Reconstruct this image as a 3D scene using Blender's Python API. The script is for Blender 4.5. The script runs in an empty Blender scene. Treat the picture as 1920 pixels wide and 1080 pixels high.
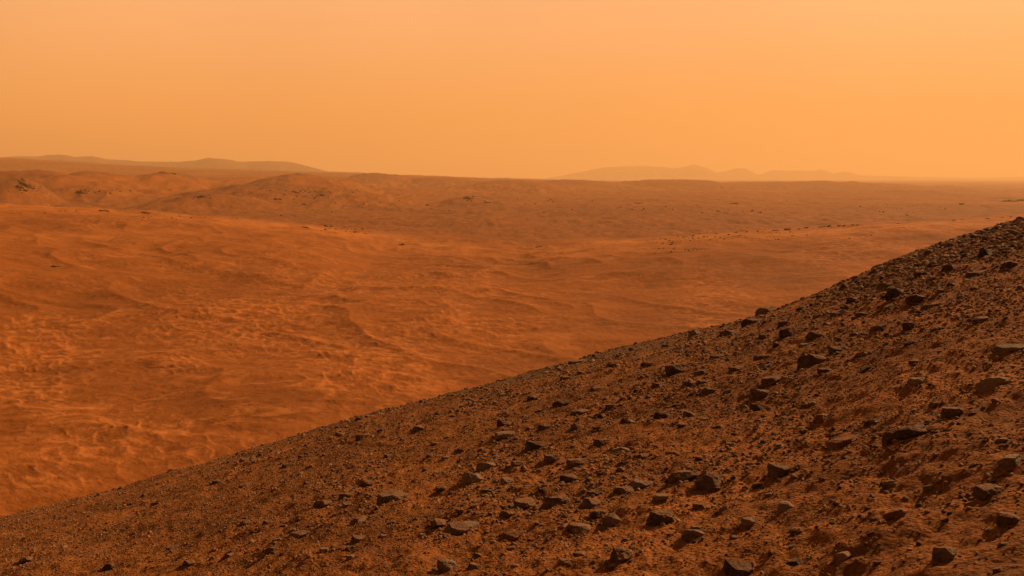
import bpy, bmesh, math, random
import numpy as np
from mathutils import Vector, Matrix, noise as mnoise

# ------------------------------------------------------------------ camera
F = 1700.0            # focal length in pixels of the 1920 px wide photograph
CZ = 60.0             # camera height above the plain (m)
HOR = 333.0           # row of the horizon
sc = bpy.context.scene
cam_d = bpy.data.cameras.new("camera")
cam = bpy.data.objects.new("camera", cam_d)
sc.collection.objects.link(cam)
cam.location = (0, 0, CZ)
cam.rotation_euler = (math.radians(90), 0, 0)
cam_d.sensor_width = 36.0
cam_d.lens = 36.0 * F / 1920.0
cam_d.shift_y = -(540.0 - HOR) / 1920.0
cam_d.clip_start = 0.1
cam_d.clip_end = 300000.0
sc.camera = cam

# ------------------------------------------------------------------ light
SUN_AZ = math.radians(50)      # to the right of the view direction (+Y)
SUN_EL = math.radians(32)
sdir = Vector((math.sin(SUN_AZ) * math.cos(SUN_EL), math.cos(SUN_AZ) * math.cos(SUN_EL), math.sin(SUN_EL)))
sun_d = bpy.data.lights.new("sun", 'SUN')
sun_d.energy = 5.0
sun_d.angle = math.radians(0.6)
sun_d.color = (1.0, 0.56, 0.26)
sun = bpy.data.objects.new("sun", sun_d)
sun.rotation_euler = sdir.to_track_quat('Z', 'Y').to_euler()
sun.location = (0, 0, 500)
sc.collection.objects.link(sun)

w = bpy.data.worlds.new("World")
sc.world = w
w.use_nodes = True
nt = w.node_tree
nt.nodes.clear()
N = nt.nodes.new
L = nt.links.new
out = N('ShaderNodeOutputWorld')
sky = N('ShaderNodeTexSky'); sky.sky_type = 'NISHITA'; sky.sun_disc = False
sky.sun_elevation = SUN_EL; sky.sun_rotation = SUN_AZ; sky.dust_density = 8.0; sky.air_density = 1.0
tint = N('ShaderNodeMix'); tint.data_type = 'RGBA'; tint.blend_type = 'MULTIPLY'; tint.inputs[0].default_value = 1
tint.inputs[7].default_value = (0.26, 0.12, 0.07, 1)
L(sky.outputs[0], tint.inputs[6])
bg1 = N('ShaderNodeBackground'); bg1.inputs[1].default_value = 0.05
# Martian dust veil: a function of the direction in the sky only
L(tint.outputs[2], bg1.inputs[0])
tc = N('ShaderNodeTexCoord')
sep = N('ShaderNodeSeparateXYZ'); L(tc.outputs['Generated'], sep.inputs[0])
ramp = N('ShaderNodeValToRGB'); L(sep.outputs[2], ramp.inputs[0])
cr = ramp.color_ramp
cr.elements[0].position = 0.0; cr.elements[0].color = (0.96, 0.35, 0.075, 1)
cr.elements[1].position = 1.0; cr.elements[1].color = (0.10, 0.05, 0.025, 1)
for p, c in ((0.07, (0.97, 0.385, 0.095, 1)), (0.21, (0.97, 0.46, 0.195, 1)), (0.34, (0.42, 0.20, 0.09, 1)), (0.6, (0.12, 0.06, 0.035, 1))):
    el = cr.elements.new(p); el.color = c
dot = N('ShaderNodeVectorMath'); dot.operation = 'DOT_PRODUCT'
L(tc.outputs['Generated'], dot.inputs[0]); dot.inputs[1].default_value = (math.sin(SUN_AZ), math.cos(SUN_AZ), 0)
mr = N('ShaderNodeMapRange'); L(dot.outputs['Value'], mr.inputs[0])
mr.inputs[1].default_value = -0.45; mr.inputs[2].default_value = 0.31
mr.inputs[3].default_value = 0.10; mr.inputs[4].default_value = 0.955
mr.interpolation_type = 'SMOOTHERSTEP'
cl = N('ShaderNodeTexNoise'); cl.inputs['Scale'].default_value = 2.2; cl.inputs['Detail'].default_value = 2
L(tc.outputs['Generated'], cl.inputs['Vector'])
mr2 = N('ShaderNodeMapRange'); L(cl.outputs[0], mr2.inputs[0])
mr2.inputs[1].default_value = 0.3; mr2.inputs[2].default_value = 0.7
mr2.inputs[3].default_value = 0.93; mr2.inputs[4].default_value = 1.05
mm = N('ShaderNodeMath'); mm.operation = 'MULTIPLY'; L(mr.outputs[0], mm.inputs[0]); L(mr2.outputs[0], mm.inputs[1])
bg2 = N('ShaderNodeBackground'); L(ramp.outputs[0], bg2.inputs[0]); L(mm.outputs[0], bg2.inputs[1])
add = N('ShaderNodeAddShader'); L(bg1.outputs[0], add.inputs[0]); L(bg2.outputs[0], add.inputs[1])
L(add.outputs[0], out.inputs[0])

sc.view_settings.view_transform = 'Standard'
sc.view_settings.look = 'None'
sc.view_settings.gamma = 1.0
sc.view_settings.exposure = 0.1
sc.cycles.use_denoising = True
sc.cycles.max_bounces = 5
sc.cycles.diffuse_bounces = 3
sc.cycles.volume_bounces = 2

rng = np.random.default_rng(7)
random.seed(7)
COL = sc.collection


# ------------------------------------------------------------------ numpy noise
_perm = np.random.default_rng(3).permutation(4096).astype(np.int64)
_ang = np.random.default_rng(4).random(4096) * 2 * np.pi
_gx, _gy = np.cos(_ang), np.sin(_ang)


def perlin(x, y, seed=0):
    xi = np.floor(x); yi = np.floor(y)
    fx = x - xi; fy = y - yi
    xi = xi.astype(np.int64); yi = yi.astype(np.int64)

    def g(ix, iy, dx, dy):
        h = _perm[(_perm[(ix + seed * 131) & 4095] + iy) & 4095]
        return _gx[h] * dx + _gy[h] * dy
    ux = fx * fx * fx * (fx * (fx * 6 - 15) + 10)
    uy = fy * fy * fy * (fy * (fy * 6 - 15) + 10)
    a = g(xi, yi, fx, fy); b = g(xi + 1, yi, fx - 1, fy)
    c = g(xi, yi + 1, fx, fy - 1); d = g(xi + 1, yi + 1, fx - 1, fy - 1)
    return ((a + (b - a) * ux) * (1 - uy) + (c + (d - c) * ux) * uy) * 1.5


def fbm(x, y, octv=4, seed=0, gain=0.5):
    s = 0; a = 1.0
    for k in range(octv):
        s = s + a * perlin(x * 2 ** k + 17.3 * k, y * 2 ** k - 9.1 * k, seed + k)
        a *= gain
    return s


def sstep(a, b, x):
    t = np.clip((x - a) / (b - a), 0, 1)
    return t * t * (3 - 2 * t)


# ------------------------------------------------------------------ terrain shape (z relative to the camera)
# crest of the rocky hillside
_cx = np.array([0, 219, 365, 547, 674, 767, 933, 1100, 1267, 1392, 1430, 1527, 1608, 1689, 1786, 1867, 1920], float)
_cy = np.array([973, 919, 877, 822, 782, 758, 717, 674, 634, 603, 590, 555, 522, 487, 454, 427, 413], float)
_cu = (_cx - 960) / F
_ce = (HOR - _cy) / F
HH = 3.0
CA, CB = -0.209, 0.292
C1, C3 = HH / 44.0 ** 2, 0.0009


def hill_rel(X, Y):
    Yp = np.maximum(Y, 0.5)
    u = np.clip(X / Yp, -0.75, 0.75)
    cu = C1 + C3 * u * u
    ue = np.concatenate(([-0.75], _cu, [0.75]))
    ee = np.concatenate(([_ce[0] + (-0.75 - _cu[0]) * 0.27], _ce, [_ce[-1] + (0.75 - _cu[-1]) * 0.24]))
    delta = np.interp(u, ue, ee) - (CA + CB * u)
    a_ = CA + 2 * np.sqrt(HH * cu)
    z = -HH + a_ * Y + CB * X - C1 * Y * Y - C3 * X * X + delta * Yp * sstep(1.0, 7.0, Y)
    return z


def smax(a, b, k):
    h = np.clip(0.5 + 0.5 * (a - b) / k, 0, 1)
    return b * (1 - h) + a * h + k * h * (1 - h)


def bump(t):
    return np.where(np.abs(t) < 1, (1 - t * t) ** 2, 0.0)


# mounds: (px x, px y of the crest, distance, half width across px, half depth m, skew)
MOUNDS = [
    (60, 319, 1900, 190, 420), (45, 338, 1500, 55, 130), (185, 322, 2300, 80, 300), (320, 321, 2600, 75, 350), (400, 362, 1560, 110, 150),
    (570, 325, 2700, 95, 380), (520, 341, 1900, 150, 260), (430, 330, 3000, 200, 500), (700, 333.5, 4200, 90, 700), (835, 339, 4200, 80, 600),
    (960, 338, 3600, 110, 480), (880, 367, 1950, 45, 130), (930, 376, 1800, 75, 160), (1225, 375, 2100, 60, 160),
    (1060, 341, 4300, 120, 500), (1285, 339, 4600, 120, 700), (1500, 339, 4800, 170, 800), (1245, 381, 1900, 90, 130),
    (1800, 378, 2100, 40, 90), (1900, 372, 2350, 60, 120), (1375, 376, 2200, 30, 90), (760, 352, 3000, 160, 400), (1640, 357, 3200, 180, 300),
]
_ax = np.array([-400, 0, 150, 280, 400, 580, 700, 860, 980, 1100], float)
_ay = np.array([345, 376, 385, 396, 405, 421, 437, 455, 468, 500], float)
_bx = np.array([700, 960, 1060, 1150, 1300, 1500, 1700, 1920, 2300], float)
_by = np.array([500, 470, 456, 449, 439, 427, 415, 403, 385], float)
DA, DB = 900.0, 720.0
_dx = np.array([-600, 0, 100, 200, 333, 500, 633, 860, 1050, 1500], float)
_dy = np.array([270, 297, 303, 309.5, 316, 321.5, 325, 333, 339, 350], float)
DD = 6500.0


def plain_rel(X, Y):
    Yp = np.maximum(Y, 30.0)
    u = np.clip(X / Yp, -1.4, 1.4)
    px = u * F + 960
    z = np.full(np.shape(X), -CZ)
    r = np.hypot(X, Y)
    front = sstep(60, 200, Y)
    # near dune ridges
    wob = 70 * perlin(u * 3.1, u * 0 + 2.2, 11)
    ha = np.interp(px, _ax, (HOR - _ay) / F * DA) + CZ
    ha = np.maximum(ha, 0)
    ya = Y - DA - wob
    z = z + front * ha * np.where(ya < 0, bump(ya / 640.0) ** 0.8, bump(ya / 190.0))
    hb = np.interp(px, _bx, (HOR - _by) / F * DB) + CZ
    hb = np.maximum(hb, 0)
    yb = Y - DB - wob * 0.6
    z = z + front * hb * np.where(yb < 0, bump(yb / 470.0), bump(yb / 170.0))
    # mounds beyond
    mwx = fbm(X / 170, Y / 260, 3, 41); mwy = fbm(X / 120 + 5, Y / 210, 3, 45); mwz = np.abs(fbm(X / 45, Y / 160, 3, 47)) * 2 - 0.5
    for (mx, my, D, wp, dep) in MOUNDS:
        hx = (mx - 960) / F * D
        hh = (HOR - my) / F * D + CZ
        t = ((X + mwx * wp * 0.18 / F * D - hx) / (wp / F * D * 1.65)) ** 2 + np.where(Y < D, (Y - D) / (dep * 1.5), (Y - D) / dep) ** 2
        t = np.abs(t * (1 + 0.35 * mwy) + 0.10 * mwz * np.minimum(t, 1))
        zz = hh * 0.86 * np.exp(-t * 1.6) + hh * 0.14 * np.clip(1 - np.sqrt(t) * 1.3, 0, 1)
        z = smax(z, -CZ + zz - 2.0, 5.5)
    # far shoulder on the left
    hd = np.maximum(np.interp(px, _dx, (HOR - _dy) / F * DD) + CZ, 0)
    yd = Y - DD
    z = z + sstep(2500, 4500, Y) * hd * np.where(yd < 0, bump(yd / 3400.0), bump(yd / 3000.0))
    # undulation
    far = sstep(300, 1200, r)
    z = z + far * 5.5 * fbm(X / 520, Y / 520, 4, 21) + far * 2.2 * np.abs(fbm(X / 150, Y / 230, 4, 27)) * sstep(900, 1600, r)
    z = z + 1.5 * far * fbm(X / 28, Y / 60, 4, 29, 0.6)
    z = z + 2.2 * fbm(X / 110, Y / 85, 3, 31) * sstep(80, 200, r)
    sw = 1 - np.abs(perlin((X + 0.6 * Y) / 46 + 0.6 * fbm(X / 90, Y / 90, 2, 33), (Y - 0.3 * X) / 105, 35)) * 2.2
    z = z + 1.25 * np.clip(sw, 0, 1) ** 2 * sstep(140, 330, r) * (1 - sstep(600, 900, r)) * (1 - sstep(0.0, 0.35, u) * 0.6)
    return z


PATCH = [(650, 700, 115, 75, 1.0), (250, 850, 170, 60, .65), (60, 660, 110, 50, .8), (930, 620, 190, 22, .7), (1320, 570, 70, 60, 0.9),
         (430, 620, 210, 45, .8), (800, 560, 210, 30, .6), (330, 700, 60, 30, .8), (40, 770, 90, 45, .5), (1560, 510, 120, 30, .7),
         (700, 560, 300, 60, .45), (1150, 490, 200, 25, .5), (100, 930, 120, 30, .35), (1380, 475, 120, 20, .6), (200, 470, 250, 20, .4)]


def detail(X, Y, zb):
    """returns height detail, hill mask, pale mask"""
    r = np.hypot(X, Y) + 1e-6
    hr = hill_rel(X, Y); pr = zb[1]
    hm = sstep(-1.5, 1.5, hr - pr)
    # --- plain ripples
    Yp = np.maximum(Y, 5)
    px = X / Yp * F + 960
    py = HOR - (-CZ) / Yp * F
    m = np.zeros(np.shape(X))
    for (cx, cy, sx, sy, a) in PATCH:
        m = np.maximum(m, a * np.exp(-((px - cx) / sx) ** 2 - ((py - cy) / sy) ** 2))
    m = np.clip(m * 1.15 + 0.35 * fbm(X / 42, Y / 70, 3, 51) + 0.12, 0, 1) * (1 - sstep(500, 1100, r)) * sstep(60, 120, r)
    wx = X + 4 * fbm(X / 16, Y / 16, 3, 61); wy = Y + 5.5 * fbm(X / 19, Y / 17, 4, 67) + 0.75 * X
    rd = 1 - np.abs(perlin(wx / 15, wy / 7.5, 71)) * 2.6
    rd2 = 1 - np.abs(perlin(wx / 6.5 + 7, wy / 3.6, 73)) * 2.6
    calm = np.exp(-((px - 1330) / 230) ** 2 - ((py - 515) / 42) ** 2) + np.exp(-((px - 1130) / 200) ** 2 - ((py - 600) / 36) ** 2)
    m = m * (1 - 0.85 * np.clip(calm, 0, 1))
    rip = np.clip(rd, 0, 1) ** 4 * 0.8 + np.clip(rd2, 0, 1) ** 3 * 0.3
    pale = np.clip(m * (rip * 2.2 + 0.9 * fbm(X / 6, Y / 5, 4, 77)) + 0.35 * np.clip(fbm(X / 30, Y / 16, 5, 79, 0.6) - 0.25, 0, 1), 0, 1)
    small = perlin(X / 2.3, Y / 3.4, 81) * 0.10
    dp = m * (rip * 0.5 + 0.30 * fbm(X / 15, Y / 8, 4, 85, 0.6)) * (0.6 + 0.4 * sstep(180, 320, r)) + 0.07 * fbm(X / 3.0, Y / 2.4, 3, 87)* (1 - sstep(350, 800, r)) + small * (1 - sstep(400, 900, r)) + 0.35 * fbm(X / 23, Y / 12, 3, 83) * (1 - sstep(900, 2500, r))
    # --- hillside roughness
    wdt = r / 40
    dh = 0.10 * fbm(X / 3.2, Y / 3.2, 3, 91) + 0.055 * fbm(X / 0.75, Y / 0.75, 3, 95) * (1.1 - 0.5 * sstep(30, 45, r))
    dh = dh + 0.022 * fbm(X / 0.17, Y / 0.17, 2, 99) * (1 - sstep(20, 45, r))
    dh = dh + 0.12 * fbm(X / 11, Y / 11, 2, 93)
    dh = dh * sstep(0.5, 4, r)
    return np.where(hm > 0.5, dh, dp) * np.abs(hm * 2 - 1), hm, pale * (1 - hm)


def height(X, Y, full=False):
    X = np.asarray(X, float); Y = np.asarray(Y, float)
    h = hill_rel(X, Y); p = plain_rel(X, Y)
    z = smax(h, p, 3.0)
    d, hm, pale = detail(X, Y, (h, p))
    # keep the crest where it is: fade the long waves where they would lift the skyline
    z = z + d + CZ
    if full:
        return z, hm, pale
    return z


def mesh_from(name, V, Fq, smooth=True):
    me = bpy.data.meshes.new(name)
    n = Fq.shape[1]
    me.vertices.add(len(V)); me.vertices.foreach_set("co", np.ascontiguousarray(V, np.float32).ravel())
    me.loops.add(Fq.size); me.loops.foreach_set("vertex_index", np.ascontiguousarray(Fq, np.int32).ravel())
    me.polygons.add(len(Fq)); me.polygons.foreach_set("loop_start", np.arange(0, Fq.size, n, dtype=np.int32))
    me.polygons.foreach_set("use_smooth", np.full(len(Fq), smooth))
    me.update(calc_edges=True)
    return me


def link(name, me, mat=None, loc=None, parent=None):
    o = bpy.data.objects.new(name, me)
    if mat and not me.materials:
        me.materials.append(mat)
    COL.objects.link(o)
    if loc is not None:
        o.location = loc
    return o


# ------------------------------------------------------------------ materials
def new_mat(name):
    m = bpy.data.materials.new(name); m.use_nodes = True
    t = m.node_tree; t.nodes.clear()
    o = t.nodes.new('ShaderNodeOutputMaterial'); b = t.nodes.new('ShaderNodeBsdfPrincipled')
    t.links.new(b.outputs[0], o.inputs[0])
    b.inputs['Roughness'].default_value = 0.95
    b.inputs['Specular IOR Level'].default_value = 0.15
    return m, t, b


def tnoise(t, vec, scale, detail_=4, rough=0.6, dist=0.0, sc3=None):
    if sc3:
        mp = t.nodes.new('ShaderNodeMapping'); mp.inputs['Scale'].default_value = sc3
        t.links.new(vec, mp.inputs[0]); vec = mp.outputs[0]
    n = t.nodes.new('ShaderNodeTexNoise'); n.inputs['Scale'].default_value = scale
    n.inputs['Detail'].default_value = detail_; n.inputs['Roughness'].default_value = rough
    n.inputs['Distortion'].default_value = dist
    t.links.new(vec, n.inputs['Vector'])
    return n.outputs[0]


def tramp(t, fac, stops):
    r = t.nodes.new('ShaderNodeValToRGB'); t.links.new(fac, r.inputs[0])
    e = r.color_ramp.elements
    e[0].position, e[0].color = stops[0][0], (*stops[0][1], 1)
    e[1].position, e[1].color = stops[-1][0], (*stops[-1][1], 1)
    for p, c in stops[1:-1]:
        x = e.new(p); x.color = (*c, 1)
    return r.outputs[0]


def tmix(t, fac, a, b, mode='MIX'):
    m = t.nodes.new('ShaderNodeMix'); m.data_type = 'RGBA'; m.blend_type = mode
    for s, v in ((0, fac), (6, a), (7, b)):
        if isinstance(v, (float, int)):
            m.inputs[s].default_value = v
        elif isinstance(v, tuple):
            m.inputs[s].default_value = (*v, 1)
        else:
            t.links.new(v, m.inputs[s])
    return m.outputs[2]


def trange(t, v, a, b, c, d):
    m = t.nodes.new('ShaderNodeMapRange'); t.links.new(v, m.inputs[0])
    for i, x in enumerate((a, b, c, d)):
        m.inputs[i + 1].default_value = x
    return m.outputs[0]


def tmath(t, op, a, b):
    m = t.nodes.new('ShaderNodeMath'); m.operation = op
    for i, v in enumerate((a, b)):
        if isinstance(v, (float, int)):
            m.inputs[i].default_value = v
        else:
            t.links.new(v, m.inputs[i])
    return m.outputs[0]


def tbump(t, h, strength, dist, normal=None):
    b = t.nodes.new('ShaderNodeBump'); b.inputs['Strength'].default_value = strength
    b.inputs['Distance'].default_value = dist; t.links.new(h, b.inputs['Height'])
    if normal:
        t.links.new(normal, b.inputs['Normal'])
    return b.outputs[0]


def attr(t, name):
    a = t.nodes.new('ShaderNodeAttribute'); a.attribute_name = name
    return a.outputs['Fac']


def ground_material():
    m, t, b = new_mat("rusty_ground")
    g = t.nodes.new('ShaderNodeNewGeometry'); P = g.outputs['Position']
    # plain
    big = tnoise(t, P, 0.0032, 4, 0.55, 0.4, (1, 0.7, 1))
    mid = tnoise(t, P, 0.022, 6, 0.64, 0.8, (0.8, 0.95, 1))
    fine = tnoise(t, P, 0.35, 6, 0.72, 0.3, (0.7, 0.85, 1))
    v = tmath(t, 'ADD', tmath(t, 'MULTIPLY', big, 0.42), tmath(t, 'ADD', tmath(t, 'MULTIPLY', mid, 0.34), tmath(t, 'MULTIPLY', fine, 0.24)))
    pc = tramp(t, v, [(0.37, (0.20, 0.066, 0.011)), (0.46, (0.26, 0.087, 0.013)), (0.53, (0.295, 0.100, 0.015)), (0.63, (0.37, 0.132, 0.024))])
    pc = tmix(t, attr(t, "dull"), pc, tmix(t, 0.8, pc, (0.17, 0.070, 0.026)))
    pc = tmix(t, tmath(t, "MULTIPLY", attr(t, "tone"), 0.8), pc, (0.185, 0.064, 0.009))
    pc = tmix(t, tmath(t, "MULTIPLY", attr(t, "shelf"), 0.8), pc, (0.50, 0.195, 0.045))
    pc = tmix(t, tmath(t, "MULTIPLY", attr(t, "pale"), 0.62), pc, (0.56, 0.215, 0.058))
    # thin wind streaks of paler sand
    sk = tnoise(t, P, 0.16, 7, 0.68, 0.8, (0.50, 0.65, 1))
    sk = trange(t, sk, 0.56, 0.61, 0.0, 1.0)
    skm = trange(t, tnoise(t, P, 0.012, 3, 0.5, 0.3), 0.45, 0.6, 0.1, 1.0)
    pc = tmix(t, tmath(t, 'MULTIPLY', tmath(t, 'MULTIPLY', sk, skm), 0.6), pc, (0.50, 0.20, 0.055))
    ds = trange(t, tnoise(t, P, 0.21, 6, 0.68, 0.6, (0.55, 0.7, 1)), 0.42, 0.34, 0.0, 1.0)
    pc = tmix(t, tmath(t, 'MULTIPLY', ds, 0.5), pc, (0.16, 0.055, 0.010))
    # hillside
    h1 = tnoise(t, P, 0.30, 5, 0.6, 0.5)
    h2 = tnoise(t, P, 3.2, 6, 0.7, 0.6)
    h3 = tnoise(t, P, 22.0, 4, 0.7, 0.2)
    hv = tmath(t, 'ADD', tmath(t, 'MULTIPLY', h1, 0.35), tmath(t, 'ADD', tmath(t, 'MULTIPLY', h2, 0.35), tmath(t, 'MULTIPLY', h3, 0.30)))
    hc = tramp(t, hv, [(0.34, (0.070, 0.034, 0.012)), (0.45, (0.17, 0.069, 0.017)), (0.53, (0.25, 0.098, 0.021)), (0.66, (0.46, 0.19, 0.052))])
    hc = tmix(t, attr(t, "grit"), hc, tramp(t, hv, [(0.35, (0.075, 0.045, 0.024)), (0.65, (0.17, 0.095, 0.045))]))
    hill = attr(t, "hill")
    c = tmix(t, hill, pc, hc)
    t.links.new(c, b.inputs['Base Color'])
    vo = t.nodes.new('ShaderNodeTexVoronoi'); vo.inputs['Scale'].default_value = 26.0
    t.links.new(P, vo.inputs['Vector'])
    hb = tmath(t, 'ADD', tmath(t, 'MULTIPLY', h2, 0.10), tmath(t, 'ADD', tmath(t, 'MULTIPLY', h3, 0.03), tmath(t, 'MULTIPLY', vo.outputs['Distance'], -0.022)))
    pb = tmath(t, 'ADD', tmath(t, 'MULTIPLY', fine, 0.7), tmath(t, 'MULTIPLY', mid, 2.0))
    n1 = t.nodes.new('ShaderNodeMix'); n1.data_type = 'FLOAT'
    t.links.new(hill, n1.inputs[0]); t.links.new(pb, n1.inputs[2]); t.links.new(hb, n1.inputs[3])
    t.links.new(tbump(t, n1.outputs[0], 0.9, 1.0), b.inputs['Normal'])
    return m


def stone_material(name, dark, light, dust, dust_amt=0.55, scale=1.0, island=False, rand=0.5):
    m, t, b = new_mat(name)
    tcn = t.nodes.new('ShaderNodeTexCoord')
    g = t.nodes.new('ShaderNodeNewGeometry')
    P = g.outputs['Position']
    n1 = tnoise(t, P, 5.0 * scale, 6, 0.68, 0.6)
    n2 = tnoise(t, P, 38.0 * scale, 3, 0.6)
    v = tmath(t, 'ADD', tmath(t, 'MULTIPLY', n1, 0.65), tmath(t, 'MULTIPLY', n2, 0.35))
    c = tramp(t, v, [(0.36, dark), (0.64, light)])
    if island:
        rv = g.outputs['Random Per Island']
    else:
        oi = t.nodes.new('ShaderNodeObjectInfo'); rv = oi.outputs['Random']
    k = trange(t, rv, 0, 1, 1 - rand, 1 + rand)
    hs = t.nodes.new('ShaderNodeHueSaturation'); t.links.new(k, hs.inputs['Value']); t.links.new(c, hs.inputs['Color'])
    c = hs.outputs[0]
    # dust settled on upward faces
    sx = t.nodes.new('ShaderNodeSeparateXYZ'); t.links.new(g.outputs['Normal'], sx.inputs[0])
    up = trange(t, sx.outputs[2], 0.35, 0.95, 0.0, 1.0)
    dn = trange(t, n1, 0.38, 0.6, 0.15, 1.0)
    f = tmath(t, 'MULTIPLY', tmath(t, 'MULTIPLY', up, dn), dust_amt)
    c = tmix(t, f, c, dust)
    t.links.new(c, b.inputs['Base Color'])
    b.inputs['Roughness'].default_value = 0.85
    t.links.new(tbump(t, v, 0.8, 0.05 / scale), b.inputs['Normal'])
    return m


M_GROUND = ground_material()
M_ROCK = stone_material("dark_basalt", (0.048, 0.035, 0.026), (0.165, 0.115, 0.082), (0.27, 0.145, 0.07), 0.75, 1.0, False, 0.35)
M_PALE = stone_material("pale_dusty_stone", (0.13, 0.10, 0.078), (0.27, 0.205, 0.155), (0.27, 0.15, 0.08), 0.4, 1.0, False, 0.15)
M_RUST = stone_material("rusty_stone", (0.10, 0.05, 0.026), (0.22, 0.11, 0.055), (0.26, 0.12, 0.045), 0.5, 1.0, False, 0.2)
M_LOOSE = stone_material("loose_stone", (0.06, 0.040, 0.026), (0.30, 0.195, 0.12), (0.32, 0.155, 0.065), 0.6, 2.0, True, 0.7)
M_CHIP = stone_material("gravel_chip", (0.09, 0.048, 0.022), (0.36, 0.20, 0.105), (0.34, 0.16, 0.065), 0.45, 3.0, True, 0.75)
M_OUT = stone_material("far_outcrop_stone", (0.060, 0.030, 0.012), (0.15, 0.07, 0.026), (0.26, 0.11, 0.035), 0.7, 0.08, False, 0.25)


def hills_material():
    m, t, b = new_mat("far_hill_rock")
    g = t.nodes.new('ShaderNodeNewGeometry')
    n = tnoise(t, g.outputs['Position'], 0.0012, 5, 0.6, 0.6)
    c = tramp(t, n, [(0.35, (0.12, 0.05, 0.03)), (0.65, (0.22, 0.095, 0.05))])
    t.links.new(c, b.inputs['Base Color'])
    return m


M_HILLS = hills_material()

# ------------------------------------------------------------------ ground sheet
az_in = np.radians(np.linspace(-36, 36, 960))
az_out = np.radians(np.linspace(36, 324, 90)[1:-1])
AZ = np.concatenate([az_in, az_out])


def logsp(a, b, d):
    n = int(math.ceil(math.log(b / a) / d))
    return list(np.exp(np.linspace(math.log(a), math.log(b), n, endpoint=False)))


RR = np.array([0.02] + logsp(0.5, 5, 0.04) + logsp(5, 75, 0.0045) + logsp(75, 130, 0.02) + logsp(130, 700, 0.0045) + logsp(700, 3500, 0.006) + logsp(3500, 12000, 0.015) + logsp(12000, 70000, 0.06) + [70000])
nr, nc = len(RR), len(AZ)
R2, A2 = np.meshgrid(RR, AZ, indexing='ij')
# in the view fan rows follow depth, not radius, so that they lie across the view
XX = R2 * np.sin(A2); YY = R2 * np.cos(A2)
ZZ, HM, PALE = height(XX.ravel(), YY.ravel(), True)
V = np.stack([XX.ravel(), YY.ravel(), ZZ], 1)
i = np.arange(nr - 1)[:, None]; j = np.arange(nc)[None, :]
jn = (j + 1) % nc
Q = np.stack([i * nc + j + 0 * jn, i * nc + jn, (i + 1) * nc + jn, (i + 1) * nc + j + 0 * jn], -1).reshape(-1, 4)
Q = Q[:, ::-1]
me = mesh_from("ground", V, Q)
cap = 0
for nm, arr in (("hill", HM), ("pale", PALE)):
    at_ = me.attributes.new(nm, 'FLOAT', 'POINT'); at_.data.foreach_set("value", arr.astype(np.float32))


def grit_at(X, Y):
    return sstep(30, 37, Y + 3 * fbm(X / 9, Y / 9, 2, 15) - 12 * sstep(0.0, -0.5, X / np.maximum(Y, 1))) * (1 - sstep(0.05, 0.3, X / np.maximum(Y, 1)))


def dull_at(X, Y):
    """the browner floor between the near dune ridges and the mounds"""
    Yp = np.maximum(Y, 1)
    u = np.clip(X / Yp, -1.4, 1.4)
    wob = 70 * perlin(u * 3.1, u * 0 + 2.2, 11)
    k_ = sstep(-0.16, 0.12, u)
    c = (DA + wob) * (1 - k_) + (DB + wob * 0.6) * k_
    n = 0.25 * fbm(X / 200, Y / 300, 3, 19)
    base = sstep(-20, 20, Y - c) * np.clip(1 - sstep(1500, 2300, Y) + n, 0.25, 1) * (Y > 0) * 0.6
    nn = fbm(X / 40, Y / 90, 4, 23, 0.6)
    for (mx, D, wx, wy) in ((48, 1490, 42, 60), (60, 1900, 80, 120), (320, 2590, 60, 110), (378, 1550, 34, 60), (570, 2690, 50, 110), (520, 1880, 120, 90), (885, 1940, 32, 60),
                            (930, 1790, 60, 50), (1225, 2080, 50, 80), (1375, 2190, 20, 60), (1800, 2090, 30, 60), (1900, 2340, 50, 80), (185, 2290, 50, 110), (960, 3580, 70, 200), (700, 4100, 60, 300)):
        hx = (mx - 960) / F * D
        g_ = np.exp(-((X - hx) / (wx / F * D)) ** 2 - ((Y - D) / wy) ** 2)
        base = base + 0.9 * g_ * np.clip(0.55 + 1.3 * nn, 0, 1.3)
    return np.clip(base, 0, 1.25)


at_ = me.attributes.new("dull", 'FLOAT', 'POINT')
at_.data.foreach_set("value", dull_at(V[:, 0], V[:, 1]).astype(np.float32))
# patches of darker brown colour on the plain, strongest over the right hollow
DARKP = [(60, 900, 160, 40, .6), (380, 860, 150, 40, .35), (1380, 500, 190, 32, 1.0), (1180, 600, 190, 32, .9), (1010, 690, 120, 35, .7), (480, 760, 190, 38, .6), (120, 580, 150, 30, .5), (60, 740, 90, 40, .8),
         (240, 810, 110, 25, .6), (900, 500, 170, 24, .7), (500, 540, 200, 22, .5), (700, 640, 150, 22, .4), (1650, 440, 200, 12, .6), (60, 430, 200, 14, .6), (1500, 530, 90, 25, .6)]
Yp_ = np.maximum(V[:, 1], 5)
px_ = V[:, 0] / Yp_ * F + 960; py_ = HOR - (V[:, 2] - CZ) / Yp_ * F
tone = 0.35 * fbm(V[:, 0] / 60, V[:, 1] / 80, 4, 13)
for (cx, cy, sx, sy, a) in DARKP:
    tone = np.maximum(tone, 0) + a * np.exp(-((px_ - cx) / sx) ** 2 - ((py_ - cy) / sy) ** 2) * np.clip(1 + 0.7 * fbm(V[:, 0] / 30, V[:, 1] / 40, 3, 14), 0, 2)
tone = np.clip(tone, 0, 1) * (1 - sstep(700, 1500, V[:, 1])) * (V[:, 1] > 60)
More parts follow.
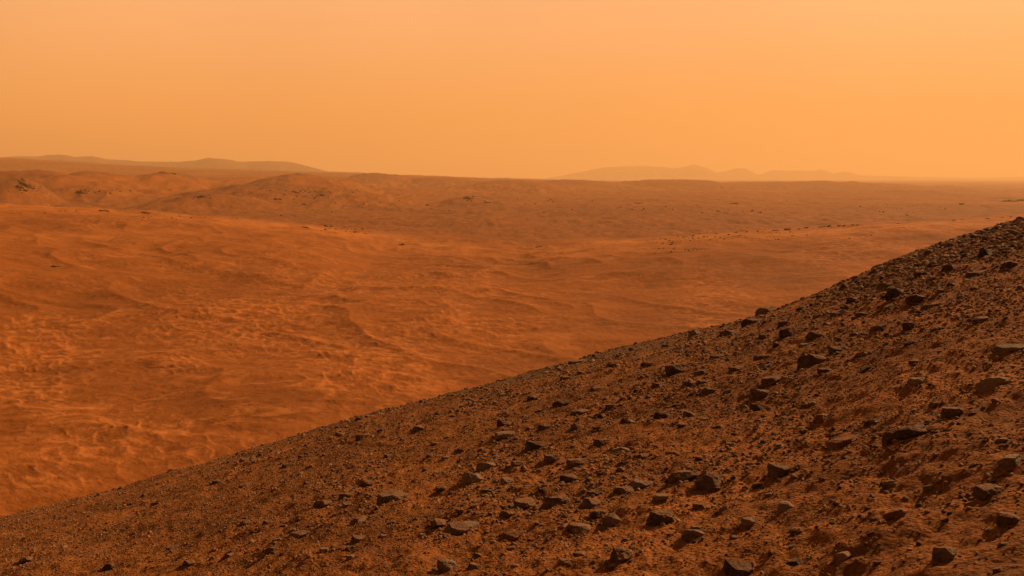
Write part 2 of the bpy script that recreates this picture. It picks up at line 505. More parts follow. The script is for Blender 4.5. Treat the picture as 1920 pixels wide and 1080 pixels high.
# pale shelf along the crest of the right ridge and, thinner, of the left one
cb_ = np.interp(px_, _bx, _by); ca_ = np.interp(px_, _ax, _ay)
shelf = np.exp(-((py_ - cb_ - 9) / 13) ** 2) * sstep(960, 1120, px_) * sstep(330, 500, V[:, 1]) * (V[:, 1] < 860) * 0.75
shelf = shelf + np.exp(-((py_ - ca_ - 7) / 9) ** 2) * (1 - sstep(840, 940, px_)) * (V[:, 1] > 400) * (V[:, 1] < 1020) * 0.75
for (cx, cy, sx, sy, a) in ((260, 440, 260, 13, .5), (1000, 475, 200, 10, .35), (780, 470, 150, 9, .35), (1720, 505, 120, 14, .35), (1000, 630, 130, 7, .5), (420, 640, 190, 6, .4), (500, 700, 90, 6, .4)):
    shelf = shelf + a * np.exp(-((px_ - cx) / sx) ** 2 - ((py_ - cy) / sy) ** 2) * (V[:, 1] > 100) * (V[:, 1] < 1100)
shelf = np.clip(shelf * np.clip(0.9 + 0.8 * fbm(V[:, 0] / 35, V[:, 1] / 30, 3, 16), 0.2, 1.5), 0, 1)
at_ = me.attributes.new("shelf", 'FLOAT', 'POINT')
at_.data.foreach_set("value", shelf.astype(np.float32))
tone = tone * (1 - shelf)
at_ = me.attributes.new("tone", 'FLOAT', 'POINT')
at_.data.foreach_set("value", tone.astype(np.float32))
at_ = me.attributes.new("grit", 'FLOAT', 'POINT')
at_.data.foreach_set("value", grit_at(V[:, 0], V[:, 1]).astype(np.float32))
ground = link("ground", me, M_GROUND)
ground["kind"] = "structure"
del R2, A2, Q, V


# ------------------------------------------------------------------ pixel -> ground
_Yg = np.exp(np.linspace(math.log(4.0), math.log(5000), 2600))


def ground_at(px, py, near=True):
    u = (px - 960) / F; e = (HOR - py) / F
    Yg = _Yg[_Yg < 62] if near else _Yg[_Yg > 200]
    z = height(u * Yg, Yg) - CZ
    d = z - e * Yg
    k = np.nonzero(d > 0)[0]
    if len(k) and k[0] > 0:
        a = k[0]
        t = -d[a - 1] / (d[a] - d[a - 1])
        Yv = Yg[a - 1] + t * (Yg[a] - Yg[a - 1])
    else:
        Yv = Yg[int(np.argmax(z / Yg))]
    return u * Yv, Yv, float(height(np.array([u * Yv]), np.array([Yv]))[0])


def normal_at(x, y, s=0.5):
    z = height(np.array([x + s, x - s, x, x]), np.array([y, y, y + s, y - s]))
    return Vector((-(z[0] - z[1]) / (2 * s), -(z[2] - z[3]) / (2 * s), 1)).normalized()


# ------------------------------------------------------------------ rock shapes
def ico(sub):
    bm = bmesh.new(); bmesh.ops.create_icosphere(bm, subdivisions=sub, radius=1)
    V = np.array([v.co[:] for v in bm.verts]); Fc = np.array([[v.index for v in f.verts] for f in bm.faces])
    bm.free()
    return V, Fc


ICO = {k: ico(k) for k in (1, 2, 3, 4, 5)}


def rock_shape(seed, sub, cuts=9, rough=0.05, wedge=True, box=0.0):
    r = np.random.default_rng(seed)
    V, Fc = ICO[sub]
    V = V.copy()
    pl = []
    if wedge:
        pl.append((np.array([-0.80, -0.55 + r.uniform(-.3, .2), 0.22 + r.uniform(-.2, .15)]), r.uniform(0.42, 0.62)))
        pl.append((np.array([0.28 + r.uniform(-.2, .2), r.uniform(-.3, .3), 0.93]), r.uniform(0.50, 0.68)))
        pl.append((np.array([0.75, -0.4 + r.uniform(-.3, .3), 0.45]), r.uniform(0.60, 0.8)))
    for k in range(cuts):
        n = r.normal(size=3); n[2] = abs(n[2]) * 0.8 - 0.1
        pl.append((n, r.uniform(0.52, 0.88)))
    for n, d in pl:
        n = n / np.linalg.norm(n)
        s = V @ n
        V -= np.outer(np.maximum(s - d, 0), n)
    if rough > 0:
        off = Vector((r.uniform(0, 50), r.uniform(0, 50), r.uniform(0, 50)))
        nn = V / (np.linalg.norm(V, axis=1)[:, None] + 1e-9)
        dsp = np.empty(len(V))
        for q in range(len(V)):
            v = Vector(V[q])
            d = mnoise.noise(v * 1.6 + off) * 1.6 + mnoise.noise(v * 4.1 + off) * 0.8
            if sub >= 4:
                d += mnoise.noise(v * 9.0 + off) * 0.45 + mnoise.noise(v * 19.0 + off) * 0.22
            dsp[q] = d
        V += nn * (dsp * rough)[:, None]
    if wedge:      # steep on the left, running out low to the right
        V[:, 2] *= 1.0 - 0.30 * np.clip(V[:, 0] + 0.2, -0.3, 1.0)
    # centre and fit to unit half extents
    lo, hi = V.min(0), V.max(0)
    V = (V - (lo + hi) / 2) / ((hi - lo) / 2)
    return V, Fc


def add_rock(name, cx, cy, wpx, hpx, mat, seed, near=True, sub=4, yaw=None, deep=None, wedge=True, shared=None, lean=0.0):
    base_py = cy + 0.30 * hpx
    x, y, z = ground_at(cx, base_py, near)
    s = y / F
    sx = wpx * s / 2 * 1.04
    # how much of the height comes from the top face seen from above
    n = normal_at(x, y, 0.6 if near else 12)
    hz = hpx * s
    sz = hz * (0.53 if near else 0.62)
    sy = sx * (deep if deep else random.uniform(0.6, 0.9))
    if shared is None:
        Vr, Fc = rock_shape(seed, sub, cuts=random.randint(5, 10), rough=0.065 if sub >= 4 else 0.05, wedge=wedge)
        me = mesh_from(name, Vr * np.array([sx, sy, sz]), Fc, smooth=False)
        o = link(name, me, mat)
        k = 1.0
    else:
        o = bpy.data.objects.new(name, shared)
        COL.objects.link(o)
        o.scale = (sx, sy, sz)
    q = Vector((0, 0, 1)).rotation_difference(n)
    rz = random.uniform(-0.45, 0.45) if yaw is None else yaw
    o.rotation_mode = 'QUATERNION'
    q2 = q @ Matrix.Rotation(rz, 3, 'Z').to_quaternion() @ Matrix.Rotation(lean, 3, 'Y').to_quaternion()
    o.rotation_quaternion = q2
    o.location = Vector((x, y, z)) + n * sz * 0.28
    return o


# ------------------------------------------------------------------ the rocks the photograph shows, one by one
# (cx, cy, w, h, material, landmark phrase or None)
D_, P_, R_ = M_ROCK, M_PALE, M_RUST
BIG = [
    (1522, 676, 52, 36, D_, "largest dark boulder on the upper right slope", "dark wedge boulder"),
    (1893, 651, 60, 20, P_, "smooth pale slab lying near the right edge", "pale edge slab"),
    (1860, 716, 60, 26, P_, "pale topped slab with a dark undercut front near the right edge", "undercut pale slab"),
    (1424, 736, 40, 28, D_, "rounded boulder standing just above a small dark pyramid rock", "boulder above the pyramid"),
    (1418, 762, 28, 20, D_, "small dark pyramid shaped rock below a rounded boulder", "small dark pyramid"),
    (1787, 772, 48, 30, D_, "blocky boulder with a lit right end above the long grey slab", "blocky boulder"),
    (1704, 810, 92, 34, D_, "longest grey slab, stretching up to the right beneath the blocky boulder", "longest grey slab"),
    (1580, 826, 62, 18, R_, "low half buried rusty slab left of the longest grey slab", "half buried slab"),
    (1461, 878, 42, 36, D_, "round dark boulder with one bright facet standing alone on sand", "lone round boulder"),
    (1670, 907, 32, 18, D_, "dark wedge shaped rock alone on smooth orange soil", "lone wedge"),
    (1852, 918, 52, 28, D_, "broad brown boulder low on the right side", "broad brown boulder"),
    (1896, 861, 48, 24, P_, "pale topped rock cut by the right edge", "pale edge rock"),
    (1474, 948, 30, 24, P_, "pale capped rock with a black hollow beneath its cap", "pale capped rock"),
    (1890, 970, 44, 26, D_, "dark angular rock in the lower right corner area", "lower right rock"),
    (1773, 1034, 48, 32, D_, "rounded grey brown boulder at the bottom right", "bottom right boulder"),
    (1384, 1060, 52, 34, D_, "dark boulder at the bottom edge, right of the middle", "bottom edge boulder"),
    (1332, 896, 54, 38, D_, "tall grey boulder at the right end of the rock cluster", "tall cluster boulder"),
    (1278, 892, 62, 24, D_, "long leaning slab in the cluster left of the tall grey boulder", "leaning cluster slab"),
    (1238, 970, 58, 34, D_, "large angular boulder with flat dark front in the lower middle", "flat fronted boulder"),
    (1266, 692, 42, 28, D_, "large dark grey boulder a little below the crest", "boulder below the crest"),
    (1083, 865, 48, 22, D_, "wedge boulder with a lit crest in the middle of the slope", "middle wedge boulder"),
    (885, 893, 42, 26, P_, "pale topped boulder, lower of a pair on the left middle slope", "lower pale pair boulder"),
    (912, 872, 38, 20, P_, "pale topped boulder, upper of a pair on the left middle slope", "upper pale pair boulder"),
    (733, 931, 62, 28, D_, "wide grey boulder on the lower left slope", "wide left boulder"),
    (1042, 938, 62, 26, D_, "long dark hooded rock in the lower middle", "long hooded rock"),
    (986, 942, 48, 20, D_, "low dark slab touching the left of the long hooded rock", "low dark slab"),
    (856, 992, 52, 30, D_, "dark dome shaped boulder near the bottom, left of the middle", "dome boulder"),
    (880, 984, 70, 14, P_, "flat pale sheet of stone behind the dome shaped boulder", "flat pale sheet"),
    (1165, 1036, 46, 32, D_, "grey boulder with pale right face near the bottom middle", "bottom middle boulder"),
    (838, 1058, 38, 26, P_, "grey pale faced rock at the bottom, left of the middle", "bottom left rock"),
    (1084, 990, 50, 24, D_, "dark wedge under a pale capstone in the lower middle", "capstone wedge"),
    (1147, 974, 36, 26, P_, "pale upright rock above the grey bottom boulder", "pale upright rock"),
    (945, 793, 28, 22, D_, "black pyramid rock with a pale flank on the upper middle slope", "black pyramid"),
    (944, 815, 46, 18, P_, "grey flat stone right below the black pyramid rock", "flat stone under the pyramid"),
    (1436, 582, 42, 20, D_, "long dark rock lying on the skyline of the slope", "long skyline rock"),
    (1848, 472, 34, 26, D_, "blackest boulder in the rubble of the upper right crest", "blackest crest boulder"),
    (1680, 548, 40, 26, D_, "dark boulder below the rubble band on the upper right", "boulder under the rubble band"),
    (1705, 609, 30, 20, D_, "dark boulder with a bright upper right edge on bare sand", "bright edged boulder"),
    (1082, 801, 28, 22, D_, "upright dark rock in the middle of the upper slope", "upright dark rock"),
    (1300, 1000, 46, 26, D_, "dark wedge beside a pale lump, right of the flat fronted boulder", "wedge by the pale lump"),
    (1244, 777, 38, 20, D_, "craggy dark rock in the middle right of the slope", "craggy dark rock"),
    (958, 1002, 50, 18, R_, "rusty orange topped mound of stone near the bottom middle", "rusty mound"),
]
MID = [
    (1408, 602, 34, 20, 0), (1367, 622, 36, 13, 0), (1467, 607, 26, 15, 0), (1475, 622, 32, 22, 0), (1525, 627, 27, 20, 0), (1430, 630, 19, 13, 0),
    (1718, 558, 34, 18, 0), (1748, 572, 48, 14, 0), (1840, 599, 32, 14, 0), (1548, 693, 28, 17, 0), (1718, 712, 34, 14, 1), (1328, 731, 28, 14, 0),
    (1316, 698, 30, 13, 0), (1449, 710, 38, 16, 0), (1569, 653, 32, 13, 0), (1622, 662, 46, 12, 0), (1708, 641, 26, 9, 0), (1572, 586, 32, 12, 0),
    (1647, 613, 38, 12, 0), (1730, 515, 38, 17, 0), (1835, 512, 38, 13, 0), (1540, 781, 32, 16, 2), (1638, 791, 36, 15, 0), (1878, 825, 32, 13, 0),
    (1312, 947, 36, 15, 2), (1406, 975, 28, 20, 1), (1494, 994, 28, 14, 0), (1682, 962, 42, 22, 2), (1580, 1040, 36, 17, 1), (1882, 1020, 28, 12, 0),
    (1306, 992, 28, 16, 1), (1339, 915, 26, 11, 0), (1488, 1054, 36, 14, 0), (1752, 757, 24, 10, 0), (998, 746, 24, 14, 0), (1053, 755, 32, 16, 0),
    (1086, 772, 36, 12, 0), (1125, 779, 24, 13, 0), (1177, 790, 28, 17, 0), (1290, 775, 24, 18, 0), (1001, 833, 40, 22, 0), (1128, 826, 30, 12, 0),
    (1162, 844, 40, 14, 1), (1034, 856, 32, 15, 0), (1209, 854, 26, 9, 0), (969, 868, 26, 14, 0), (1066, 896, 36, 17, 0), (950, 900, 28, 13, 1),
    (912, 921, 28, 12, 0), (1170, 919, 38, 20, 0), (1105, 940, 42, 22, 0), (950, 962, 28, 15, 0), (1122, 960, 34, 13, 0), (822, 979, 36, 17, 0),
    (888, 1061, 28, 16, 0), (1115, 923, 28, 10, 0), (1086, 1038, 24, 9, 0), (406, 902, 22, 11, 0), (567, 855, 18, 9, 0), (605, 942, 36, 13, 0),
    (649, 927, 32, 11, 0), (687, 905, 26, 12, 0), (561, 1001, 46, 16, 1), (459, 979, 22, 10, 0), (499, 979, 20, 9, 0), (47, 1048, 28, 12, 0),
    (292, 944, 18, 7, 0), (204, 1062, 22, 15, 0), (354, 1054, 22, 15, 0), (674, 785, 18, 9, 0), (634, 800, 15, 9, 0), (681, 817, 32, 11, 0),
    (510, 1030, 28, 14, 0), (321, 1027, 28, 10, 0), (670, 1008, 28, 14, 0), (672, 975, 36, 13, 0), (1302, 624, 25, 13, 1), (1185, 654, 14, 9, 0),
    (1083, 678, 38, 9, 0), (829, 741, 15, 7, 0), (1317, 715, 24, 12, 0), (1290, 719, 28, 13, 0), (1235, 721, 30, 14, 0), (1150, 684, 28, 13, 0),
    (1215, 683, 28, 14, 0), (783, 802, 28, 14, 0), (1607, 521, 18, 12, 0), (1742, 472, 16, 10, 0), (1866, 430, 20, 12, 0), (1690, 486, 20, 12, 0),
    (1786, 458, 22, 12, 0), (1640, 510, 24, 12, 0), (1900, 440, 30, 14, 0), (1893, 495, 40, 16, 0), (1780, 500, 30, 14, 0), (1540, 555, 18, 10, 0),
    (1250, 648, 18, 9, 0), (1660, 535, 28, 14, 0), (1600, 560, 28, 12, 0), (1560, 815, 26, 9, 2), (1240, 930, 36, 12, 1), (1200, 905, 46, 16, 1),
    (860, 845, 22, 10, 0), (1020, 800, 26, 13, 0), (1145, 760, 24, 11, 0), (1380, 690, 26, 12, 0), (1345, 668, 28, 12, 0), (1425, 668, 24, 10, 0),
]
MATS = {0: M_ROCK, 1: M_PALE, 2: M_RUST}
rocks = []       # (object, px, py, size, landmark phrase or None, tone)
for k, (cx, cy, wp, hp, mat, phrase, short) in enumerate(BIG):
    o = add_rock("boulder", cx, cy, wp, hp, mat, 100 + k, sub=5 if wp > 36 else 4)
    rocks.append([o, cx, cy, wp, phrase, short, mat])
for k, (cx, cy, wp, hp, t) in enumerate(MID):
    o = add_rock("rock", cx, cy, wp, hp, MATS[t], 300 + k, sub=4)
    rocks.append([o, cx, cy, wp, None, None, MATS[t]])

# more rocks of medium size; sixteen shapes copied about
protos = []
for k in range(16):
    Vr, Fc = rock_shape(900 + k, 3, cuts=7, rough=0.07, wedge=(k % 3 != 0))
    mp = mesh_from("rock_shape", Vr, Fc, smooth=False); mp.materials.append(M_ROCK if k % 4 else M_PALE)
    protos.append(mp)


def crest_y(px):
    return float(np.interp(px, _cx, _cy))


taken = [(r[1], r[2], r[3]) for r in rocks]
n_mid = 0
tries = 0
N_MORE = 93
while n_mid < N_MORE and tries < 20000:
    tries += 1
    if random.random() < 0.45:
        px = random.uniform(1480, 1915); py = crest_y(px) + 4 + abs(random.gauss(0, 42))
        wp = random.uniform(15, 25)
    else:
        px = random.uniform(420, 1915); py = random.uniform(crest_y(px) + 12, 1072)
        wp = random.uniform(14, 21)
    if py > 1072:
        continue
    if any(abs(px - a) < (c + wp) * 0.62 and abs(py - b) < (c + wp) * 0.36 for a, b, c in taken):
        continue
    hp = wp * random.uniform(0.4, 0.62)
    k = random.randrange(16)
    o = add_rock("rock", px, py, wp, hp, None, 0, shared=protos[k])
    taken.append((px, py, wp)); rocks.append([o, px, py, wp, None, None, M_ROCK if k % 4 else M_PALE])
    n_mid += 1

# labels: landmarks get their phrase, the others are told by the landmark they lie nearest to
lands = [r for r in rocks if r[4]]
used = set()
ORD = ["nearest", "second nearest", "third nearest", "fourth nearest", "fifth nearest", "sixth nearest", "seventh nearest", "eighth nearest", "ninth nearest"]
for r in lands:
    r[0]["label"] = r[4]; r[0]["category"] = "boulder"; r[0]["group"] = "rocks scattered on the hillside"
    used.add(r[4])
cells = {}
for r in rocks:
    if r[4]:
        continue
    best = min(lands, key=lambda q: math.hypot(q[1] - r[1], (q[2] - r[2]) * 1.3))
    dx, dy = r[1] - best[1], r[2] - best[2]
    if abs(dx) > 1.1 * abs(dy):
        side = "right of" if dx > 0 else "left of"
    else:
        side = "below" if dy > 0 else "above"
    cells.setdefault((id(best), side), []).append((math.hypot(dx, dy), r, best, side))
for lst in cells.values():
    lst.sort(key=lambda q: q[0])
    for k, (d, r, best, side) in enumerate(lst):
        tone = "pale" if r[6] is M_PALE else ("rusty" if r[6] is M_RUST else "dark")
        r[0]["label"] = f"{tone} rock {side} the {best[5]}, {ORD[min(k, 8)]} on that side"
        r[0]["category"] = "rock"; r[0]["group"] = "rocks scattered on the hillside"


# ------------------------------------------------------------------ loose stones and gravel: far more than 300, one object each
def scatter(name, mat, X, Y, S, sub, ntemp, seed0, flat=(0.4, 0.8), sink=0.25, smooth=False):
    T = [rock_shape(seed0 + k, sub, cuts=6, rough=0.0 if sub == 1 else 0.06, wedge=False)[0] if sub else None for k in range(ntemp)]
    if sub == 0:
        bm = bmesh.new(); bmesh.ops.create_icosphere(bm, subdivisions=1, radius=1)
        bm.free()
    Fc = ICO[sub][1]
    T = np.array(T)
    n = len(X); nv = T.shape[1]
    Z = height(X, Y)
    e = np.maximum(S * 1.0, 0.05)
    gx = (height(X + e, Y) - height(X - e, Y)) / (2 * e); gy = (height(X, Y + e) - height(X, Y - e)) / (2 * e)
    nrm = np.stack([-gx, -gy, np.ones(n)], 1); nrm /= np.linalg.norm(nrm, axis=1)[:, None]
    a = rng.random(n) * 2 * np.pi
    tx = np.stack([np.cos(a), np.sin(a), np.zeros(n)], 1)
    nrm = nrm + rng.normal(size=(n, 3)) * 0.22; nrm /= np.linalg.norm(nrm, axis=1)[:, None]
    tx -= nrm * (tx * nrm).sum(1)[:, None]; tx /= np.linalg.norm(tx, axis=1)[:, None]
    ty = np.cross(nrm, tx)
    sx = S / 2; sy = sx * rng.uniform(0.55, 0.95, n); sz = sx * rng.uniform(*flat, n)
    tt = T[rng.integers(0, ntemp, n)]
    P = tt[:, :, 0:1] * (tx * sx[:, None])[:, None, :] + tt[:, :, 1:2] * (ty * sy[:, None])[:, None, :] + tt[:, :, 2:3] * (nrm * sz[:, None])[:, None, :]
    P += (np.stack([X, Y, Z], 1) + nrm * (sz * sink)[:, None])[:, None, :]
    Fa = (Fc[None] + (np.arange(n) * nv)[:, None, None]).reshape(-1, 3)
    me = mesh_from(name, P.reshape(-1, 3), Fa, smooth)
    return link(name, me, mat)


def candidates(n, umin, umax, ymin, ymax, power=1.0):
    u = rng.uniform(umin, umax, n)
    Y = (rng.random(n) * (ymax ** (power + 1) - ymin ** (power + 1)) + ymin ** (power + 1)) ** (1 / (power + 1))
    return u * Y, Y, u


def rockiness(X, Y, u):
    """how stony the slope is: streaks along the contour, rubble on the right crest"""
    s = fbm(X / 2.2, Y / 3.4, 3, 111)
    a = np.clip(0.42 + 1.5 * s, 0.03, 1)
    crest = sstep(0.28, 0.42, u) * sstep(16, 24, Y)
    a = np.maximum(a * (0.12 + 0.75 * sstep(-0.38, 0.05, u)), crest * np.clip(0.75 + 1.2 * s, 0.1, 1))
    return a


X, Y, U = candidates(330000, -0.66, 0.66, 5.0, 52.0, 0.35)
S = 0.045 * (1 - rng.random(len(X)) * 0.985) ** (-1 / 1.9)
pxs = S / Y * F
crest = sstep(0.28, 0.42, U) * sstep(16, 24, Y)
keep = (rng.random(len(X)) < rockiness(X, Y, U)) & (pxs > 3.0) & (pxs < 12.5 + crest * 6) & (S < 0.45)
keep &= (rng.random(len(X)) < 0.31 + 0.6 * crest)
X, Y, S = X[keep], Y[keep], S[keep]
bx_, by_, bs_ = [], [], []
for r_ in rocks:
    ox, oy = r_[0].location.x, r_[0].location.y
    sc_ = r_[3] * oy / F
    for q in range(random.randint(6, 22)):
        a_ = random.uniform(0, 2 * math.pi); d_ = sc_ * (0.45 + abs(random.gauss(0, 0.55)))
        s_ = min(sc_ * random.uniform(0.06, 0.26), 11.0 * oy / F)
        bx_.append(ox + math.cos(a_) * d_ * 1.2); by_.append(oy + math.sin(a_) * d_); bs_.append(s_)
X = np.concatenate([X, bx_]); Y = np.concatenate([Y, by_]); S = np.concatenate([S, bs_])
print("loose stones", len(X))
o = scatter("loose_stones", M_LOOSE, X, Y, S, 2, 14, 2000)
o["kind"] = "stuff"; o["label"] = "countless small angular stones strewn over the rusty hillside"; o["category"] = "stones"

X, Y, U = candidates(420000, -0.66, 0.66, 5.0, 50.0, 0.25)
S = 0.020 * (1 - rng.random(len(X)) * 0.97) ** (-1 / 1.7)
pxs = S / Y * F
keep = (rng.random(len(X)) < (1 - 0.65 * grit_at(X, Y)) * (0.25 + 0.75 * np.clip(0.5 + 1.3 * fbm(X / 0.9, Y / 1.2, 3, 131), 0, 1))) & (pxs > 1.6) & (pxs < 6)
X, Y, S = X[keep], Y[keep], S[keep]
print("gravel", len(X))
o = scatter("gravel", M_CHIP, X, Y, S, 1, 10, 2100, flat=(0.3, 0.8))
o["kind"] = "stuff"; o["label"] = "fine gravel and stone chips covering the hillside soil"; o["category"] = "gravel"

# ------------------------------------------------------------------ outcrops out on the plain
OUT = [
    (40, 348, 24, 14, "darkest outcrop on the far left mound, beside the left edge"), (50, 341, 36, 10, "brown outcrop on top of the far left mound"),
    (155, 357, 20, 7, "small outcrop between the far left mound and the next low one"), (374, 366, 30, 9, "long outcrop capping a low mound left of the middle plain"),
    (206, 360, 6, 5, "tiny lone outcrop right of the small far left one"),
    (312, 322, 34, 5, "flat dark outcrop capping the distant left mound"), (566, 326, 26, 4, "flat outcrop capping the second distant mound"),
    (195, 393, 20, 5, "dark low outcrop on the left dune crest"), (273, 396, 17, 7, "compact dark outcrop on the left dune crest"),
    (570, 381, 9, 6, "small block alone below the scattered outcrops"), (879, 369, 20, 8, "dark outcrop capping the small middle mound"),
    (754, 456, 12, 6, "small dark block alone on the dune slope"), (570, 424, 22, 5, "low outcrop at the left end of the dune crest rocks"),
    (614, 422, 20, 6, "tallest rock on the middle dune crest"), (632, 427, 18, 5, "low rock right of the tallest dune crest rock"),
    (668, 433, 14, 4, "thin low rock, lower right of the dune crest rocks"), (684, 436, 9, 4, "last small rock on the right of the dune crest rocks"),
    (104, 497, 22, 4, "flat dark rock alone in the sand on the left"), (555, 358, 16, 5, "upper rock among outcrops scattered on the left mound"),
    (603, 364, 18, 6, "right rock among outcrops scattered on the left mound"), (590, 369, 9, 4, "lowest small rock among outcrops on the left mound"),
    (520, 371, 14, 4, "left rock among outcrops scattered on the left mound"), (470, 357, 22, 4, "flat rock left of the scattered outcrops"),
    (801, 382, 9, 5, "small rock left of the small middle mound"), (1022, 396, 8, 3, "tiny rock on the flat middle plain"),
    (912, 378, 12, 4, "low rock right of the middle mound's cap"), (1198, 379, 26, 5, "brown outcrop on the low mound right of the middle"),
    (1377, 379, 18, 6, "brown lump on the right plain"), (1804, 380, 18, 7, "faint brown lump far out on the right plain"),
    (1900, 374, 44, 7, "long faint brown outcrop by the right edge of the plain"), (1560, 411, 36, 2, "thin dark ledge on the plain behind the right ridge"),
    (1010, 461, 16, 4, "low brown rock at the left foot of the right ridge"), (1262, 456, 16, 5, "lower rock at the left end of the right ridge"),
    (1425, 396, 8, 5, "small dark rock out on the right plain"), (1346, 394, 10, 4, "small rock left of the dark one on the right plain"),
]
ROW = [(1284, 442, 10, 4), (1300, 440, 9, 4), (1345, 436, 8, 4), (1380, 434, 8, 3), (1400, 433, 8, 4), (1421, 432, 6, 4), (1456, 430, 15, 4), (1476, 428, 17, 5),
       (1500, 427, 10, 4), (1511, 425, 15, 5), (1541, 423, 13, 4), (1552, 422, 15, 5), (1574, 421, 11, 4), (1583, 421, 8, 4), (1600, 420, 8, 3), (1608, 420, 6, 3),
       (1686, 417, 8, 3), (1790, 411, 10, 3), (1805, 410, 9, 3), (1852, 408, 9, 3), (1880, 406, 9, 3), (1896, 405, 8, 3)]
oproto = []
for k in range(8):
    parts_v, parts_f, off_ = [], [], 0
    for q in range(13):      # a jumble of broken blocks, low at the ends
        vv, ff = rock_shape(1500 + k * 20 + q, 2, cuts=6, rough=0.06, wedge=False)
        xx = random.uniform(-1, 1)
        s_ = random.uniform(0.14, 0.42) * (1.15 - 0.6 * abs(xx))
        vv = vv * np.array([s_ * random.uniform(0.8, 1.5), s_, s_ * random.uniform(0.6, 1.4)]) + np.array([xx * 0.8, random.uniform(-.7, .7), -0.25 + random.uniform(-.1, .15)])
        parts_v.append(vv); parts_f.append(ff + off_); off_ += len(vv)
    Vr = np.concatenate(parts_v); Fc = np.concatenate(parts_f)
    Vr = Vr / np.abs(Vr).max(0)
    mp = mesh_from("outcrop_shape", Vr, Fc, smooth=False); mp.materials.append(M_OUT); oproto.append(mp)
for k, (cx, cy, wp, hp, lab) in enumerate(OUT):
    o = add_rock("outcrop", cx, cy + 1, wp, hp * 1.1, M_OUT, 0, near=False, shared=oproto[k % 8], deep=0.8)
    o["label"] = lab; o["category"] = "outcrop"; o["group"] = "dark outcrops on the plain"
for k, (cx, cy, wp, hp) in enumerate(ROW):
    o = add_rock("ridge_rock", cx, cy + 1, wp, hp * 1.1, M_OUT, 0, near=False, shared=oproto[(k * 3) % 8], deep=0.8)
    o["label"] = "dark rock in the dotted row along the right ridge crest"; o["category"] = "rock"
    o["group"] = "row of rocks along the right ridge crest"

SPECK = [(575, 364, 60, 9, 90), (190, 357, 60, 6, 30), (55, 352, 30, 8, 40), (985, 376, 90, 6, 45), (1180, 392, 90, 6, 30), (1370, 396, 70, 7, 30), (1290, 449, 60, 8, 45),
         (1400, 446, 90, 7, 35), (640, 430, 45, 4, 45), (390, 369, 30, 4, 25), (1700, 395, 120, 9, 30), (700, 385, 150, 14, 40), (320, 408, 120, 6, 30), (1500, 440, 120, 14, 40),
         (1270, 470, 40, 6, 40), (890, 372, 30, 4, 25), (100, 400, 100, 8, 12)]
sx_, sy_, ss_ = [], [], []
for (cx, cy, wx_, wy_, n) in SPECK:
    for q in range(n):
        px = random.gauss(cx, wx_ * 0.6); py = random.gauss(cy, wy_ * 0.6)
        if py < 338 or px < -40 or px > 1960 or py > crest_y(min(max(px, 0), 1920)) - 4:
            continue
        x, y, z = ground_at(px, py, False)
        sx_.append(x); sy_.append(y); ss_.append(random.choice((0.9, 1.2, 1.6, 2.2, 2.8, 4.2)) * y / F)
o = scatter("plain_stones", M_OUT, np.array(sx_), np.array(sy_), np.array(ss_), 1, 10, 2300, flat=(0.4, 0.8))
o["kind"] = "stuff"; o["label"] = "tiny scattered stones dotting the orange plain"; o["category"] = "stones"

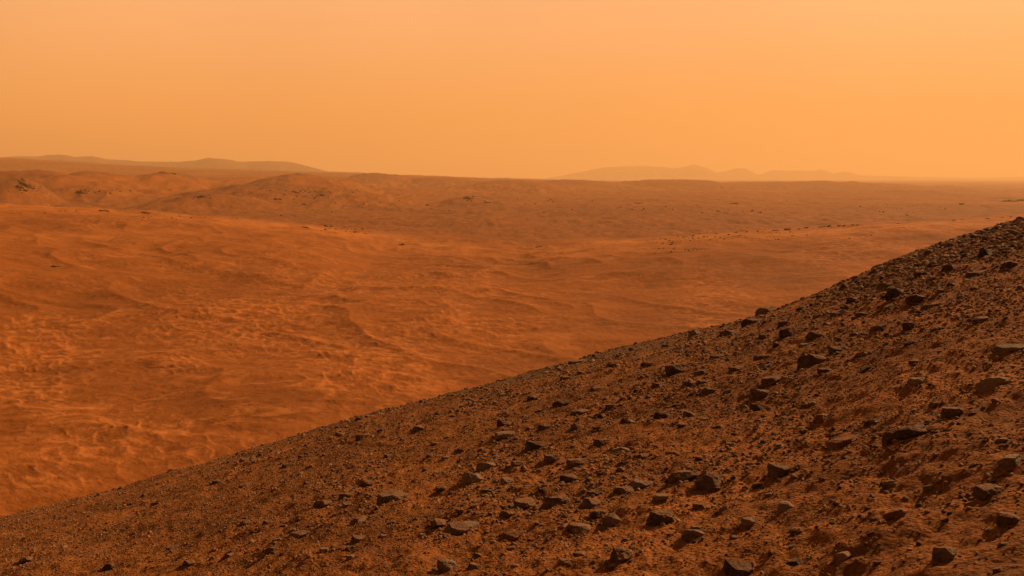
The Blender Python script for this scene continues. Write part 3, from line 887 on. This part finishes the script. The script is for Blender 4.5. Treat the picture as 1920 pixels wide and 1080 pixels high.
# ------------------------------------------------------------------ far hills
def far_hills(name, prof, D, depth, seed, rough):
    xs = np.array([p[0] for p in prof], float); ys = np.array([p[1] for p in prof], float)
    cols = np.linspace(xs[0], xs[-1], 500)
    rows = np.linspace(-1, 1, 46)
    uu = (cols - 960) / F
    top = np.interp(cols, xs, (HOR - ys) / F)
    ker = np.ones(3) / 3
    top = np.convolve(np.pad(top, 1, mode='edge'), ker, mode='valid')
    Vt = []
    for t in rows:
        Yr = D + t * depth
        X = uu * Yr
        crest_off = 0.22 * perlin(X / 3100, X * 0 + 1.7, seed)
        tt = t - crest_off
        env = np.exp(-(tt / 0.45) ** 2)
        h = (top * D + CZ) * env
        gul = 1 - rough * np.abs(fbm(X / 650, np.full_like(X, Yr) / 1500, 3, seed + 2)) * (1 - env) * 2.2
        h = h * gul + (top * D + CZ) * 0.03 * fbm(X / 330, np.full_like(X, Yr) / 500, 3, seed + 5) * env
        Vt.append(np.stack([X, np.full_like(X, Yr), h - 12], 1))
    V = np.concatenate(Vt); nc_ = len(cols)
    i = np.arange(len(rows) - 1)[:, None]; j = np.arange(nc_ - 1)[None]
    Q = np.stack([i * nc_ + j, i * nc_ + j + 1, (i + 1) * nc_ + j + 1, (i + 1) * nc_ + j], -1).reshape(-1, 4)
    me = mesh_from(name, V, Q)
    o = link(name, me, M_HILLS); o["kind"] = "structure"
    return o


far_hills("distant_hills", [(-420, 300), (-250, 290), (-120, 296), (0, 293), (50, 291), (117, 288), (140, 291.5), (173, 290.5), (200, 297), (267, 301), (333, 302), (367, 300),
                            (393, 294), (420, 297), (450, 302), (500, 300), (550, 303), (583, 312), (617, 320), (650, 321.5), (675, 321), (705, 327), (760, 333), (800, 337)], 13500, 2600, 5, 0.6)
far_hills("distant_hills", [(1010, 336), (1057, 328), (1107, 318), (1133, 313), (1180, 311), (1223, 311), (1260, 315), (1280, 313), (1300, 308), (1323, 313), (1343, 323),
                            (1363, 320), (1380, 314.5), (1400, 315), (1418, 326), (1427, 326), (1447, 318), (1490, 319), (1527, 319.5), (1537, 317), (1550, 319), (1563, 325),
                            (1580, 321), (1590, 321), (1613, 328), (1713, 331), (1813, 333), (1900, 331.5), (1960, 330), (2050, 326), (2200, 332), (2300, 336)], 27000, 3000, 9, 0.6)

# ------------------------------------------------------------------ haze
bm = bmesh.new(); bmesh.ops.create_cube(bm, size=1.0)
me = bpy.data.meshes.new("haze"); bm.to_mesh(me); bm.free()
hz = bpy.data.objects.new("haze", me); COL.objects.link(hz)
zlo, zhi = float(ZZ.min()) - 1.5, 900.0
hz.scale = (150000, 150000, zhi - zlo); hz.location = (0, 0, (zlo + zhi) / 2)
hz["kind"] = "stuff"; hz["label"] = "orange dust haze hanging over the plain"; hz["category"] = "haze"
mh = bpy.data.materials.new("dust_haze"); mh.use_nodes = True
t = mh.node_tree; t.nodes.clear()
oo = t.nodes.new('ShaderNodeOutputMaterial'); pv = t.nodes.new('ShaderNodeVolumePrincipled')
pv.inputs['Color'].default_value = (1.0, 0.83, 0.50, 1)
pv.inputs['Density'].default_value = 7.0e-5
pv.inputs['Anisotropy'].default_value = 0.2
t.links.new(pv.outputs[0], oo.inputs['Volume'])
me.materials.append(mh)
